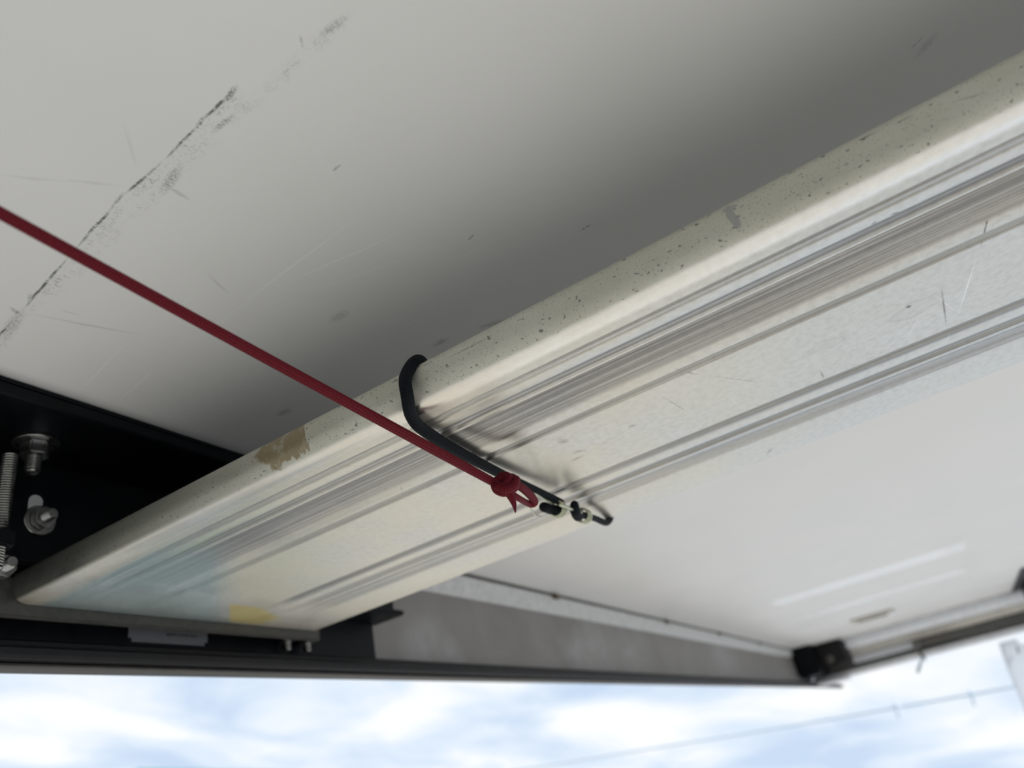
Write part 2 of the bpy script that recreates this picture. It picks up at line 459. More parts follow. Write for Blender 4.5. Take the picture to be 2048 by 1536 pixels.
for (u0, v0, u1, v1, w, a) in [(1957, 505, 1912, 640, .0004, .8), (1865, 585, 1912, 625, .0003, .6), (1840, 630, 1812, 680, .0004, .4), (1905, 655, 1890, 690, .0004, .4),
                               (1612, 435, 1616, 452, .0004, .7), (1455, 790, 1480, 815, .0005, .4), (900, 790, 985, 830, .0003, .4), (1870, 400, 2040, 330, .0003, .4)]:
    lt = mx(lt, k.m('MULTIPLY', k.seg(P, bz(u0, v0), bz(u1, v1), w * .3, w), a))
base = k.mix(lt, base, (.95, .95, .95))
# tide-marked spots
n3 = k.n('ShaderNodeTexNoise'); k.set(n3.inputs['Vector'], P); k.set(n3.inputs['Scale'], 70); k.set(n3.inputs['Detail'], 1)
Pq = k.v('ADD', P, k.v('SCALE', k.v('SUBTRACT', n3.outputs[1], (.5, .5, .5)), .016))
for (u, v, r) in [(1836, 615, .0078), (1655, 690, .0055), (1655, 790, .0036)]:
    dd = k.v('LENGTH', k.v('SUBTRACT', k.scale(Pq, (1, .75, .2)), (bz(u, v)[0], bz(u, v)[1] * .75, HB * .2)))
    ringm = k.m('MULTIPLY', k.mr(dd, r * .80, r * .98, .12, .38), k.mr(dd, r * 1.12, r, 0, 1))
    base = k.mix(ringm, base, (.42, .42, .39))
dk = k.m('MAXIMUM', dk, k.m('MULTIPLY', k.seg(P, bz(1816, 613), bz(1818, 614), .0006, .0013), .85))
base = k.mix(dk, base, (.07, .07, .075))
# warm cream tint, stronger towards the bolted end
warm_tint = k.m('MULTIPLY', k.mr(k.noise(P, 14, 3, .55), .36, .62, .3, 1.), k.mr(Y, -.02, .14, .12, .60))
warm_tint = k.m('MULTIPLY', warm_tint, k.m('SUBTRACT', 1., k.m('MAXIMUM', side, band)))
warm_tint = k.m('MULTIPLY', warm_tint, k.m('SUBTRACT', 1., k.m('MAXIMUM', blue_patch, yellow_patch)))
base = k.mix(warm_tint, base, (.80, .715, .56))
rgh = k.m('ADD', k.mr(cloud, .3, .7, .28, .37), k.m('MULTIPLY', side, .18))
rgh = k.m('ADD', rgh, k.m('MULTIPLY', k.mr(str1, .3, .7, -.06, .06), band))
rgh = k.m('SUBTRACT', rgh, k.m('MULTIPLY', corner, .10))
rgh = k.m('ADD', rgh, k.mr(Y, .30, .38, 0, .12))
hgt = k.m('ADD', k.m('MULTIPLY', k.m('ADD', str1, str2), k.mr(band, 0, 1, .10, 1.)), k.m('MULTIPLY', mott, .05))
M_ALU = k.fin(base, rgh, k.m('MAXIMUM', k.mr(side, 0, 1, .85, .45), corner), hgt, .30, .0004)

M_CAP = simple('weathered_end_plate', (.045, .042, .036), .6, .1, 220, .35, .2)
M_BLACK = simple('black_painted_steel', (.0035, .0040, .0055), .38, 0, 60, .2, .05, spec=.12)
M_ZINC = simple('dull_zinc', (.36, .36, .345), .30, 1., 120, .2, .03)
M_SEAL = simple('dark_rubber_seal', (.011, .0105, .0115), .5, 0, 120, .25, .12, spec=.2)
M_LIP = simple('taupe_edge_metal', (.085, .078, .072), .5, .1, 90, .15, .08)
M_SEAM = simple('dark_seam_metal', (.07, .065, .055), .5, .2, 200, .3, .2)
M_RUST = simple('rusty_clip', (.12, .085, .055), .6, .3, 300, .4, .3)
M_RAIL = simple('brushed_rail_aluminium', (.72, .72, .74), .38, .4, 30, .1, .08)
M_RAILD = simple('dark_rail_channel', (.12, .12, .11), .5, .2, 30, .15, .08)  # dark tone of the rail channel
M_CREAM = simple('cream_gasket', (.62, .58, .52), .5, 0, 60, .1, .05)
def sheer(name, color):
    k = NT(name)
    tr = k.n('ShaderNodeBsdfTranslucent'); tr.inputs[0].default_value = color + (1,)
    mx = k.n('ShaderNodeMixShader'); mx.inputs[0].default_value = .92
    k.fin(color, .4, 0)
    k.t.links.new(k.b.outputs[0], mx.inputs[1]); k.t.links.new(tr.outputs[0], mx.inputs[2]); k.t.links.new(mx.outputs[0], k.out.inputs[0])
    return k.mat
M_SHEER = sheer('sheer_white_plastic', (.97, .98, 1.0))
M_WHITE = simple('white_plastic', (.90, .92, .94), .4, 0, 40, .06, .05)
M_GREY = simple('pale_grey_plate', (.45, .45, .44), .5, 0, 60, .1, .05)
M_TWINE = simple('frayed_twine', (.12, .11, .095), .9, 0, 400, .3, .3)
M_WIRE = simple('brassy_wire', (.52, .53, .38), .3, .85, 500, .2, .1)
M_STRAP = simple('pale_strap', (.55, .66, .74), .5, 0, 60, .1, .05)

# fascia: greyish board with pale wipe marks
k = NT('grey_fascia_board')
P = k.P()
nz = k.noise(P, 14, 4, .55); nz2 = k.noise(P, 60, 4, .6)
nd = k.n('ShaderNodeTexNoise'); k.set(nd.inputs['Vector'], P); k.set(nd.inputs['Scale'], 14); k.set(nd.inputs['Detail'], 2)
Pd = k.v('ADD', P, k.v('SCALE', k.v('SUBTRACT', nd.outputs[1], (.5, .5, .5)), .05))
base = k.mix(k.mr(nz, .3, .7), (.175, .163, .152), (.22, .205, .195))
wipe = None
for (u0, v0, u1, v1, w, a) in [(830, 1295, 880, 1275, .030, .8), (880, 1275, 920, 1310, .02, .7), (1130, 1300, 1165, 1275, .035, .8), (1165, 1275, 1220, 1300, .05, .7),
                               (1215, 1300, 1290, 1290, .05, .5), (1420, 1320, 1470, 1310, .06, .5)]:
    a0 = aty(u0, v0, YF); b0 = aty(u1, v1, YF)
    q = k.m('MULTIPLY', k.seg(Pd, a0, b0, 0., w), a)
    wipe = q if wipe is None else k.m('MAXIMUM', wipe, q)
base = k.mix(k.m('MULTIPLY', wipe, k.mr(nz2, .3, .6, .5, 1)), base, (.34, .335, .33))
M_FASCIA = k.fin(base, .5, 0, nz2, .1, .001)

# red braided cord, black shock cord
def braid(name, c0, c1, freq, turns, rough):
    k = NT(name)
    s = k.n('ShaderNodeSeparateXYZ'); k.set(s.inputs[0], k.P('UV'))
    u, v = s.outputs[0], s.outputs[1]
    a = k.m('MULTIPLY', u, freq); b = k.m('MULTIPLY', v, 2 * math.pi * turns)
    s1 = k.m('SINE', k.m('ADD', a, b)); s2 = k.m('SINE', k.m('SUBTRACT', a, b))
    h = k.m('MULTIPLY', s1, s2)
    hh = k.mr(h, -.9, .9)
    nz = k.noise(k.P(), 900, 3, .6)
    c = k.mix(k.m('MULTIPLY', hh, k.mr(nz, .3, .7, .6, 1)), c0, c1)
    return k.fin(c, rough, 0, k.m('ADD', hh, k.m('MULTIPLY', nz, .6)), .5, .0004, spec=.12)
M_RED = braid('red_braided_sheath', (.070, .0035, .0085), (.20, .017, .026), 3200, 6, .62)
M_BUNGEE = braid('black_woven_sheath', (.0022, .0035, .0050), (.0080, .0115, .0150), 3600, 7, .65)

# sticker with two lines of print too small to read
k = NT('printed_sticker')
P = k.P()
sx = k.n('ShaderNodeSeparateXYZ'); k.set(sx.inputs[0], P)
X, Y, Z = sx.outputs
ink = k.mr(k.noise(k.scale(P, (900, 0, 500)), 1, 2, .5), .46, .52)
def rect(x0, x1, z0, z1):
    return k.m('MULTIPLY', k.m('MULTIPLY', k.m('GREATER_THAN', X, x0), k.m('LESS_THAN', X, x1)),
               k.m('MULTIPLY', k.m('GREATER_THAN', Z, z0), k.m('LESS_THAN', Z, z1)))
lines = k.m('MAXIMUM', rect(.341, .366, .1447, .1466), rect(.343, .363, .1486, .1503))
M_STICK = k.fin(k.mix(k.m('MULTIPLY', ink, lines), (.12, .118, .122), (.02, .02, .022)), .5, 0)

# ground and distant things
k = NT('sunlit_concrete')
P = k.P()
g1 = k.noise(P, .35, 4, .6); g2 = k.noise(P, 6, 5, .6)
c = k.mix(k.mr(g1, .35, .65), (.40, .39, .37), (.48, .47, .45))
c = k.mix(k.mr(g2, .4, .7, 0, .3), c, (.36, .35, .33))
sx = k.n('ShaderNodeSeparateXYZ'); k.set(sx.inputs[0], P)
cool_ground = k.mr(k.m('ADD', sx.outputs[0], k.m('MULTIPLY', g1, .6)), 2.2, 2.9)  # cooler ground added out of view to cool the plank's reflections
c = k.mix(cool_ground, c, k.mix(k.mr(g2, .3, .7), (.36, .385, .41), (.43, .45, .47)))
M_GROUND = k.fin(c, .85, 0, g2, .3, .01)

# ------------------------------------------------------------------ the setting
bm = bmesh.new(); box(bm, -60, 60, -60, 60, -.1, 0)
g = bpy.data.objects.new('ground', new_mesh(bm, M_GROUND, 0)); col.objects.link(g)
g['kind'] = 'structure'; g['label'] = 'pale concrete ground below the raised lid'; g['category'] = 'ground'

bm = bmesh.new()
box(bm, -1.0, -.02, -1.25, YF + .02, H, H + .03, mat=1)
box(bm, -.02, .46, -1.25, YF + .02, H, H + .03, mat=0)
box(bm, .46, 2.98, -1.25, YF + .02, H, H + .03, mat=1)
struct('ceiling', new_mesh(bm, [M_LID, M_LID2], 0), 'white painted underside of the lid with black scuff lines', 'ceiling')

bm = bmesh.new(); box(bm, -1.06, -1.0, -1.25, YF + .02, -1.35, H + .03)  # unseen wall, added behind the camera to shape the light under the lid
struct('added_wall_near', new_mesh(bm, simple('pale_added_wall', (.42, .42, .41), .5, 0, 4, .1, .02), 0), 'unseen pale wall added behind the camera to shape the light', 'added wall')

bm = bmesh.new(); box(bm, -1.0, 2.98, YF, YF + .005, .1235, H - .0002)
struct('wall_far', new_mesh(bm, M_FASCIA, 0), 'grey fascia board with pale wipe marks below the white lid', 'fascia')

# bottom seal of the fascia: lipped rubber over a metal edge
bm = bmesh.new()
extrude_profile(bm, [(YF + .002, .1365), (.4500, .1365), (.4480, .1350), (.4480, .1318), (.4445, .1312), (.4400, .1302), (.4385, .1285),
                     (.4385, .1250), (.4400, .1232), (YF + .002, .1228)], -1.0, 3.58, 'x')
seal = struct('trim_1', new_mesh(bm, M_SEAL, .5), 'dark ridged rubber seal along the bottom of the fascia', 'seal')
bm = bmesh.new()
extrude_profile(bm, [(YF + .002, .1235), (.4500, .1230), (.4475, .1224), (.4470, .1210), (.4480, .1200), (.4500, .1197), (YF + .001, .1198)], -1.0, 3.62, 'x')
struct('trim_2', new_mesh(bm, M_LIP, .5), 'taupe metal lip along the lower edge of the fascia above the sky', 'edge trim')

# cove strip and dark seam where the fascia meets the lid
bm = bmesh.new()
extrude_profile(bm, [(YF, .2375), (YF - .010, .2360), (YF - .0085, .228), (YF - .004, .219), (YF, .214)], .60, 2.90, 'x')
struct('trim_3', new_mesh(bm, simple('cove_strip_paint', (.50, .49, .475), .45), .6), 'pale cove strip under the seam between fascia and lid', 'trim')
bm = bmesh.new(); box(bm, .60, 2.90, YF - .0115, YF, .2362, H, .0008)
seam = struct('trim_4', new_mesh(bm, M_SEAM, .5), 'thin dark seam strip with rusty clips between fascia and lid', 'seam strip')
bm = bmesh.new()
box(bm, -.008, .008, -.004, .003, -.0035, .003, .0018)
clip = new_mesh(bm, M_RUST, .6); clip.name = 'clip'
for u, v in [(1110, 1200), (1334, 1253), (1440, 1278), (1520, 1290)]:
    p = aty(u, v, YF - .010)
    o = sub('clip', clip, seam, (p.x, p.y - .002, .2355)); o.scale = (1, 1, 1)

# reflection streaks on the lid beyond the plank, built as pale flat strips
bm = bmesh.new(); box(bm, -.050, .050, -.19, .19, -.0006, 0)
streak_me = new_mesh(bm, simple('white_reflection_streak', (.95, .95, .94), .25, 0, 20, .02, .01), .5)
for q, (u, v, lab) in enumerate([(1730, 1152, 'white strip standing in for a reflection streak on the lid, second nearest the far rail'),
                                 (1760, 1190, 'white strip standing in for a reflection streak on the lid, nearest the far rail')]):
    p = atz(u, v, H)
    o = bpy.data.objects.new('lid_reflection_streak', streak_me); col.objects.link(o)
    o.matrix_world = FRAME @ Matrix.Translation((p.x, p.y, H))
    o['label'] = lab; o['category'] = 'strip'; o['group'] = 'reflection streaks on the lid'

# ------------------------------------------------------------------ aluminium plank
plank = thing('aluminium_plank', 'worn silver aluminium plank with ribbed underside hung below the white lid', 'plank', (.346, .43, HB))
def plank_profile():
    pr = []
    r1 = .0100                                            # lower near corner
    for a in range(0, 10):                                # from the side face round to the underside
        t = a / 9 * math.pi / 2
        pr.append((XA + r1 - r1 * math.cos(t), HB + r1 - r1 * math.sin(t), 0))
    d = lambda x, g: pr.append((x, HB, g))
    for x, g in [(.2440, 0), (.2447, .0006), (.2460, .0006), (.2465, .0001), (.2478, .0001), (.2484, .0005), (.2497, .0005), (.2502, 0),
                 (.2560, 0), (.2575, .0007), (.2622, .0008), (.2630, 0), (.2645, 0), (.2652, .0010)]: d(x, g)
    x = .2652
    while x < .2880:                                      # fine saw-tooth ribs
        d(x + .0006, .0006); d(x + .0012, .0010); x += .0012
    for x, g in [(.2905, .0004), (.2915, 0), (.2985, 0), (.3000, .0011), (.3042, .0011), (.3056, 0), (.3400, 0), (.3760, 0),
                 (.3772, .0010), (.3822, .0010), (.3830, .0003), (.3900, 0), (.3960, .0001), (.3985, .0010), (.4040, .0011), (.4052, .0003), (.4085, .0002),
                 (.4100, .0008), (.4180, .0008), (.4200, .0002), (.4290, 0), (.4420, 0)]: d(x, g)
    r2 = .004
    for a in range(0, 6):
        t = a / 5 * math.pi / 2
        pr.append((XB - r2 + r2 * math.sin(t), HB + r2 - r2 * math.cos(t), 0))
    for a in range(0, 6):
        t = a / 5 * math.pi / 2
        pr.append((XB - r2 + r2 * math.cos(t), ZT + .001 - r2 + r2 * math.sin(t), 0))
    r3 = .0045
    for a in range(0, 7):
        t = a / 6 * math.pi / 2
        pr.append((XA + r3 - r3 * math.sin(t), ZT + .001 - r3 + r3 * math.cos(t), 0))
    return pr
prof = plank_profile()
bm = bmesh.new()
rows = []
ys = [-.95, -.6, -.3, -.15, 0, .15, .3, .375, .384, .392, .4305]
for y in ys:
    row = []
    for (x, z, g) in prof:
        a = 1.0
        if g:
            stop = .392 - .010 * math.sin(x * 700) - (.012 if x < .262 else 0)
            a = 0.0 if y > .3845 else (1.0 if y < .380 else .6)
        row.append(bm.verts.new((x, y, z + g * a)))
    rows.append(row)
n = len(prof)
for i in range(len(rows) - 1):
    for j in range(n):
        bm.faces.new((rows[i][j], rows[i][(j + 1) % n], rows[i + 1][(j + 1) % n], rows[i + 1][j]))
bm.faces.new(rows[0]); bm.faces.new(rows[-1][::-1])
bmesh.ops.recalc_face_normals(bm, faces=bm.faces)
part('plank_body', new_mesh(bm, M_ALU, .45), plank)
bm = bmesh.new()
box(bm, XA - .012, XB + .004, .4310, .4355, .1428, .1655, .0012)
part('end_plate', new_mesh(bm, M_CAP, .5), plank, 'dull grey end plate')

# ------------------------------------------------------------------ fasteners (shared meshes about the origin, axis -Z)
def hexnut(bm, r, z0, z1, ax='z'):
    lo = [bm.verts.new((r * math.cos(a * math.pi / 3 + .3), r * math.sin(a * math.pi / 3 + .3), z0)) for a in range(6)]
    hi = [bm.verts.new((r * math.cos(a * math.pi / 3 + .3), r * math.sin(a * math.pi / 3 + .3), z1)) for a in range(6)]
    fs = [bm.faces.new((lo[i], lo[(i + 1) % 6], hi[(i + 1) % 6], hi[i])) for i in range(6)]
    fs += [bm.faces.new(lo[::-1]), bm.faces.new(hi)]
    bmesh.ops.bevel(bm, geom=list({e for f in fs for e in f.edges}), offset=r * .09, segments=2, affect='EDGES')
    bmesh.ops.recalc_face_normals(bm, faces=bm.faces)
def shank_prof(r, l, pitch=.00125):
    pr = [(0, r)]
    t = 0.0
    while t < l - .0015:
        pr += [(t + pitch * .25, r), (t + pitch * .5, r * .88), (t + pitch * .75, r * .88)]; t += pitch
    pr += [(l - .0008, r * .95), (l, r * .75)]
    return pr
bm = bmesh.new(); lathe(bm, [(0, .0117), (.0003, .0121), (.0013, .0121), (.0017, .0116)], (0, 0, -1), 40); ME_WASH = new_mesh(bm, M_ZINC, .5)
bm = bmesh.new(); hexnut(bm, .0080, -.0098, -.0017); ME_NUT = new_mesh(bm, M_ZINC, .5)
bm = bmesh.new(); lathe(bm, shank_prof(.0042, .0200), (0, 0, -1), 20); ME_SHANK = new_mesh(bm, M_ZINC, .6)
bm = bmesh.new(); lathe(bm, shank_prof(.0036, .0140), (0, 0, -1), 18); ME_SHANK_S = new_mesh(bm, M_ZINC, .6)
bm = bmesh.new(); hexnut(bm, .0068, -.0075, -.0015); ME_NUT_S = new_mesh(bm, M_ZINC, .5)
bm = bmesh.new(); lathe(bm, [(0, .0088), (.0003, .0092), (.0011, .0092), (.0015, .0088)], (0, 0, -1), 32); ME_WASH_S = new_mesh(bm, M_ZINC, .5)
for nm_, me_ in (('washer', ME_WASH), ('nut', ME_NUT), ('shank', ME_SHANK), ('washer', ME_WASH_S), ('nut', ME_NUT_S), ('shank', ME_SHANK_S)): me_.name = nm_

def bolt(parent, loc, rot=None, small=False, spin=0., washer=True, label=None):
    """A bolt part: its shank with nut and washer as sub-parts."""
    b = part('bolt', ME_SHANK_S if small else ME_SHANK, parent, label, loc)
    m = Matrix.Rotation(spin, 4, 'Z')
    if rot == 'y': m = Matrix.Rotation(-math.pi / 2, 4, 'X') @ m     # -Z axis turns towards -Y
    b.rotation_euler = m.to_euler()
    sub('nut', ME_NUT_S if small else ME_NUT, b)
    if washer: sub('washer', ME_WASH_S if small else ME_WASH, b)
    return b

# ------------------------------------------------------------------ black steel bracket at the plank's end
br = thing('steel_bracket', 'black painted steel bracket bolted where the plank meets the fascia', 'bracket', (.2, .425, .17))
XE = .5640
bm = bmesh.new(); box(bm, -.9, XE, .354, .4295, .2355, H - .0002, .0012)
fl = part('top_flange', new_mesh(bm, M_BLACK, .5), br)
bm = bmesh.new()
extrude_profile(bm, [(.3535, .2355), (.3535, .2300), (.3545, .2292), (.3575, .2292), (.3585, .2300), (.3585, .2355)], -.9, XE, 'x')
part('flange_lip', new_mesh(bm, M_BLACK, .5), br)
bm = bmesh.new(); box(bm, -.9, XE, .4245, .4295, .1735, .2360, .0012)
part('web_plate', new_mesh(bm, M_BLACK, .5), br)
bm = bmesh.new(); box(bm, -.9, XE + .009, .4200, .4570, .1690, .1735, .0012)
part('ledge', new_mesh(bm, M_BLACK, .5), br)
bm = bmesh.new(); box(bm, -.9, XE, .4515, .4565, .1330, .1695, .0012)
part('lower_web', new_mesh(bm, M_BLACK, .5), br)
p = aty(72, 884, .402); p = p * (.2355 / p.z)
bolt(br, (p.x, p.y, .2355), spin=.5)
p = aty(78, 1042, .4245)
bolt(br, (p.x, .4245, p.z), rot='y', small=True, spin=.2)
# slotted hole above the lower bolt, pale board showing through
s0 = aty(70, 1013, .4244)
bm = bmesh.new()
vs = []
for a in range(20):
    t = a / 20 * 2 * math.pi
    vs.append((s0.x + .0042 * math.cos(t), .4243, s0.z + .0042 * math.sin(t) + (.003 if math.sin(t) > 0 else -.004)))
f0 = bm.faces.new([bm.verts.new(v) for v in vs])
r = bmesh.ops.extrude_face_region(bm, geom=[f0])
bmesh.ops.translate(bm, verts=[g_ for g_ in r['geom'] if isinstance(g_, bmesh.types.BMVert)], vec=(0, -.0004, 0))
bmesh.ops.recalc_face_normals(bm, faces=bm.faces)
part('slot_backing', new_mesh(bm, M_GREY, 0), br, 'pale grey board seen through the slot')
# threaded rod and lower nut at the frame's left edge
rod = aty(8, 1000, .400)
bm = bmesh.new(); lathe(bm, shank_prof(.0040, .066, .0015), (0, 0, -1), 18)
part('threaded_rod', new_mesh(bm, M_ZINC, .6), br, 'dull threaded rod', (rod.x, rod.y, .2215))
bm = bmesh.new(); hexnut(bm, .0080, -.004, .004)
ng = part('rod_nut', new_mesh(bm, M_BLACK, .5), br, None, (rod.x, rod.y, .1720))
p = aty(2, 1138, .418)
bolt(br, (p.x - .001, .4195, p.z), rot='y', small=True, spin=.9, washer=False)
for u, v in [(573, 1268), (612, 1262)]:
    p = aty(u, v, .4440)
    bolt(br, (p.x, .4440, .1512), small=True, spin=u, washer=True)
# sticker on the lower web
bm = bmesh.new()
box(bm, .3125, .3750, .4510, .4516, .1392, .1590)
es = [e for e in bm.edges if abs((e.verts[0].co - e.verts[1].co).y) > .0003]
bmesh.ops.bevel(bm, geom=es, offset=.0025, segments=4, affect='EDGES')
part('sticker', new_mesh(bm, M_STICK, .5), br, 'off-white sticker with two lines of tiny print')

# ------------------------------------------------------------------ rail along the lid's right edge
XR = 2.93
rail = thing('edge_rail', 'long aluminium edge rail along the right side of the lid', 'rail', (XR, .1, .12))
def rail_strip(name, x0, x1, z0, z1, mat, y0=-1.2, y1=.298, lab=None):
    bm = bmesh.new(); box(bm, x0, x1, y0, y1, z0, z1, .003)
    return part(name, new_mesh(bm, mat, .5), rail, lab)
rail_strip('upper_flange', XR - .09, XR + .0105, .2300, H - .0002, M_RAIL)
rail_strip('white_strip', XR - .045, XR + .0105, .2060, .2300, M_WHITE, lab='white strip')
rail_strip('gasket', XR - .01, XR + .0105, .1830, .2060, M_CREAM, lab='cream gasket')
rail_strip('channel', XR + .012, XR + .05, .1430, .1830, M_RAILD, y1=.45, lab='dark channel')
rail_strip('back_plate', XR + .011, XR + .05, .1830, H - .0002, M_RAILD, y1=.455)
rail_strip('lower_flange', XR - .012, XR + .05, .1270, .1430, M_RAIL, y1=.45)

# white tube lying along the rail
bm = bmesh.new()
a, b = atx(1712, 1320, XR - .02), atx(1835, 1285, XR - .02)
b.z = a.z
tube(bm, [a, (a + b) / 2, b], .0105, 20, 2)
single('white_tube', new_mesh(bm, M_SHEER, .6), 'white plastic tube lying along the edge rail beside the corner block', 'tube', a)
# frayed twine
bm = bmesh.new()
a, b = atx(1828, 1288, XR - .025), atx(1908, 1266, XR - .025)
core = [a.lerp(b, t / 12) + Vector((0, 0, random.uniform(-.004, .004))) for t in range(13)]
tube(bm, core, [.004 + random.uniform(0, .004) for _ in core], 8, 4)
for q in range(70):
    p = a.lerp(b, random.random())
    d = Vector((random.uniform(-.012, 0), random.uniform(-.018, .018), random.uniform(-.016, .012)))
    tube(bm, [p, p + d * .5 + Vector((0, random.uniform(-.004, .004), .002)), p + d], [.0014, .001, .0005], 5, 2, False)
single('frayed_twine', new_mesh(bm, M_TWINE, .8), 'frayed grey twine wound around the edge rail', 'twine', a)
# dark catch with a pale strap end hanging below the rail
c0 = atx(1832, 1296, XR - .03)
catch = thing('rail_catch', 'small dark catch with a pale strap end hanging from the edge rail', 'catch', c0)
bm = bmesh.new()
c1, c2, c3 = atx(1832, 1297, XR - .02), atx(1842, 1308, XR - .02), atx(1849, 1318, XR - .02)
tube(bm, [c1, c2, c3], [.010, .007, .005], 8, 4, True, squash=.5)
part('hook', new_mesh(bm, M_RAILD, .6), catch)
bm = bmesh.new()
tube(bm, [c2 + Vector((0, 0, -.012)), atx(1841, 1326, XR - .015), atx(1836, 1342, XR - .015)], [.004, .006, .0075], 10, 4, True, squash=.4)
part('strap', new_mesh(bm, M_STRAP, .6), catch, 'pale blue strap end')

# black corner block at the rail's far end
cb = thing('corner_block', 'black corner block joining the fascia and the edge rail', 'corner block', (2.85, .42, .14))
bm = bmesh.new(); box(bm, 2.72, 2.94, .385, YF - .0005, .146, .2395, .008)
part('body', new_mesh(bm, M_BLACK, .5), cb)
bm = bmesh.new(); box(bm, 2.80, 2.94, .300, .3855, .168, .2390, .006)
part('arm', new_mesh(bm, M_SEAL, .5), cb)
bm = bmesh.new(); lathe(bm, [(0, .013), (.004, .013), (.006, .009)], (-1, 0, 0), 16)
part('rivet', new_mesh(bm, M_SEAM, .5), cb, 'dull rivet head', (2.80, .353, .186))
bm = bmesh.new(); box(bm, 2.86, 3.00, .33, .435, .1190, .1268, .003)
part('foot', new_mesh(bm, M_RAIL, .5), cb, 'bright metal foot')

# recessed oval pull in the lid
h0 = atz(1745, 1232, H)
hp = thing('pull_recess', 'beige recessed pull plate in the lid beside the edge rail', 'pull', (h0.x, h0.y, H))
bm = bmesh.new(); box(bm, h0.x - .055, h0.x + .055, h0.y - .060, h0.y + .060, H - .0045, H - .0002, .003)
part('plate', new_mesh(bm, simple('beige_plate', (.58, .54, .48), .45), .5), hp)
bm = bmesh.new(); box(bm, h0.x - .020, h0.x + .020, h0.y - .038, h0.y + .045, H - .0065, H - .0040, .001)
part('slot', new_mesh(bm, simple('brown_slot', (.22, .19, .14), .6), .5), hp)
bm = bmesh.new(); lathe(bm, [(0, .012), (.003, .012), (.005, .008)], (0, 0, -1), 16)
part('screw', new_mesh(bm, M_WHITE, .5), hp, None, (h0.x + .01, h0.y - .050, H - .0045))

# opposite black bracket, only its edge in view
ob = thing('far_bracket', 'black bracket at the right edge of the picture under the lid', 'bracket', (2.9, -.36, .2))
bm = bmesh.new(); box(bm, 2.30, 2.835, -.45, -.235, .2365, H - .0003, .003); part('flange', new_mesh(bm, M_BLACK, .5), ob)
bm = bmesh.new(); box(bm, 2.45, 2.835, -.40, -.262, .200, .2365, .005); part('web_plate', new_mesh(bm, M_BLACK, .5), ob)

# white stay hanging from the rail at the right edge
a0 = atx(2012, 1284, XR - .06)
st = thing('white_stay', 'white slotted metal stay hanging from the rail at the right edge', 'stay', a0)
def px_poly(pts, x, th, mat, name, lab=None):
    bm = bmesh.new()
    f = bm.faces.new([bm.verts.new(atx(u, v, x)) for u, v in pts])
    r = bmesh.ops.extrude_face_region(bm, geom=[f])
    bmesh.ops.translate(bm, verts=[q for q in r['geom'] if isinstance(q, bmesh.types.BMVert)], vec=(th, 0, 0))
    bmesh.ops.recalc_face_normals(bm, faces=bm.faces)
    bmesh.ops.bevel(bm, geom=list(bm.edges), offset=.003, segments=2, affect='EDGES')
    part(name, new_mesh(bm, mat, .5), st, lab)
px_poly([(1996, 1286), (2032, 1277), (2040, 1288), (2062, 1290), (2100, 1420), (2080, 1475), (2050, 1420), (2012, 1330)], XR - .06, .012, M_SHEER, 'plate')
px_poly([(2003, 1290), (2008, 1290), (2016, 1322), (2024, 1310), (2028, 1312), (2020, 1338), (2052, 1415), (2060, 1450), (2046, 1412), (2013, 1333)], XR - .072, .010, M_SHEER, 'rib', 'pale raised rib')
px_poly([(2031, 1290), (2034, 1292), (2040, 1306), (2037, 1310)], XR - .066, .006, M_RAILD, 'slot', 'dark slot')

# ------------------------------------------------------------------ black shock cord around the plank
bg = thing('shock_cord', 'black shock cord wrapped round the aluminium plank', 'cord', (.30, .16, .13))
R_B = .0028
path = []
yb = .150
path += [(.455, .170, ZT + .004), (.34, .160, ZT + .0040), (.2550, .1520, ZT + .0042)]
c_top = atx(814, 733, XA - .001)
path += [(XA + .005, c_top.y - .003, ZT + .0040), tuple(atx(812, 752, XA - .0034)), tuple(atx(815, 795, XA - .0040))]
path += [tuple(atz(824, 834, .1472)), tuple(atz(850, 862, .1464)), tuple(atz(920, 905, .1464)), tuple(atz(1020, 957, .1458)), tuple(atz(1112, 1000, .1440))]
rad = [R_B] * 8 + [.0027, .0026, .0022]
path += [tuple(atz(1122, 1008, .1432)), tuple(atz(1123, 1018, .1410)), tuple(atz(1108, 1020, .1400)), tuple(atz(1088, 1014, .1400))]
rad += [.0022, .0024, .0030, .0030]
bm = bmesh.new(); tube(bm, path, rad, 16, 8)
part('cord', new_mesh(bm, M_BUNGEE, .9), bg)
far_e = atz(1220, 1046, HB - .003)
path = [tuple(atz(1149, 1010, .1400)), tuple(atz(1150, 1022, .1375)), tuple(atz(1156, 1033, .1365)), tuple(atz(1164, 1030, .1390)), tuple(atz(1190, 1037, .1435)), tuple(far_e + Vector((-.006, 0, -.0008))),
        (XB + .0035, far_e.y, HB + .006), (XB + .003, far_e.y + .002, ZT + .0032), (.44, far_e.y + .003, ZT + .004)]
bm = bmesh.new(); tube(bm, path, [.0026, .0030, .0030, .0022, .0020, .0022, .0024, .0026, .0028], 16, 8)
part('return_cord', new_mesh(bm, M_BUNGEE, .9), bg)
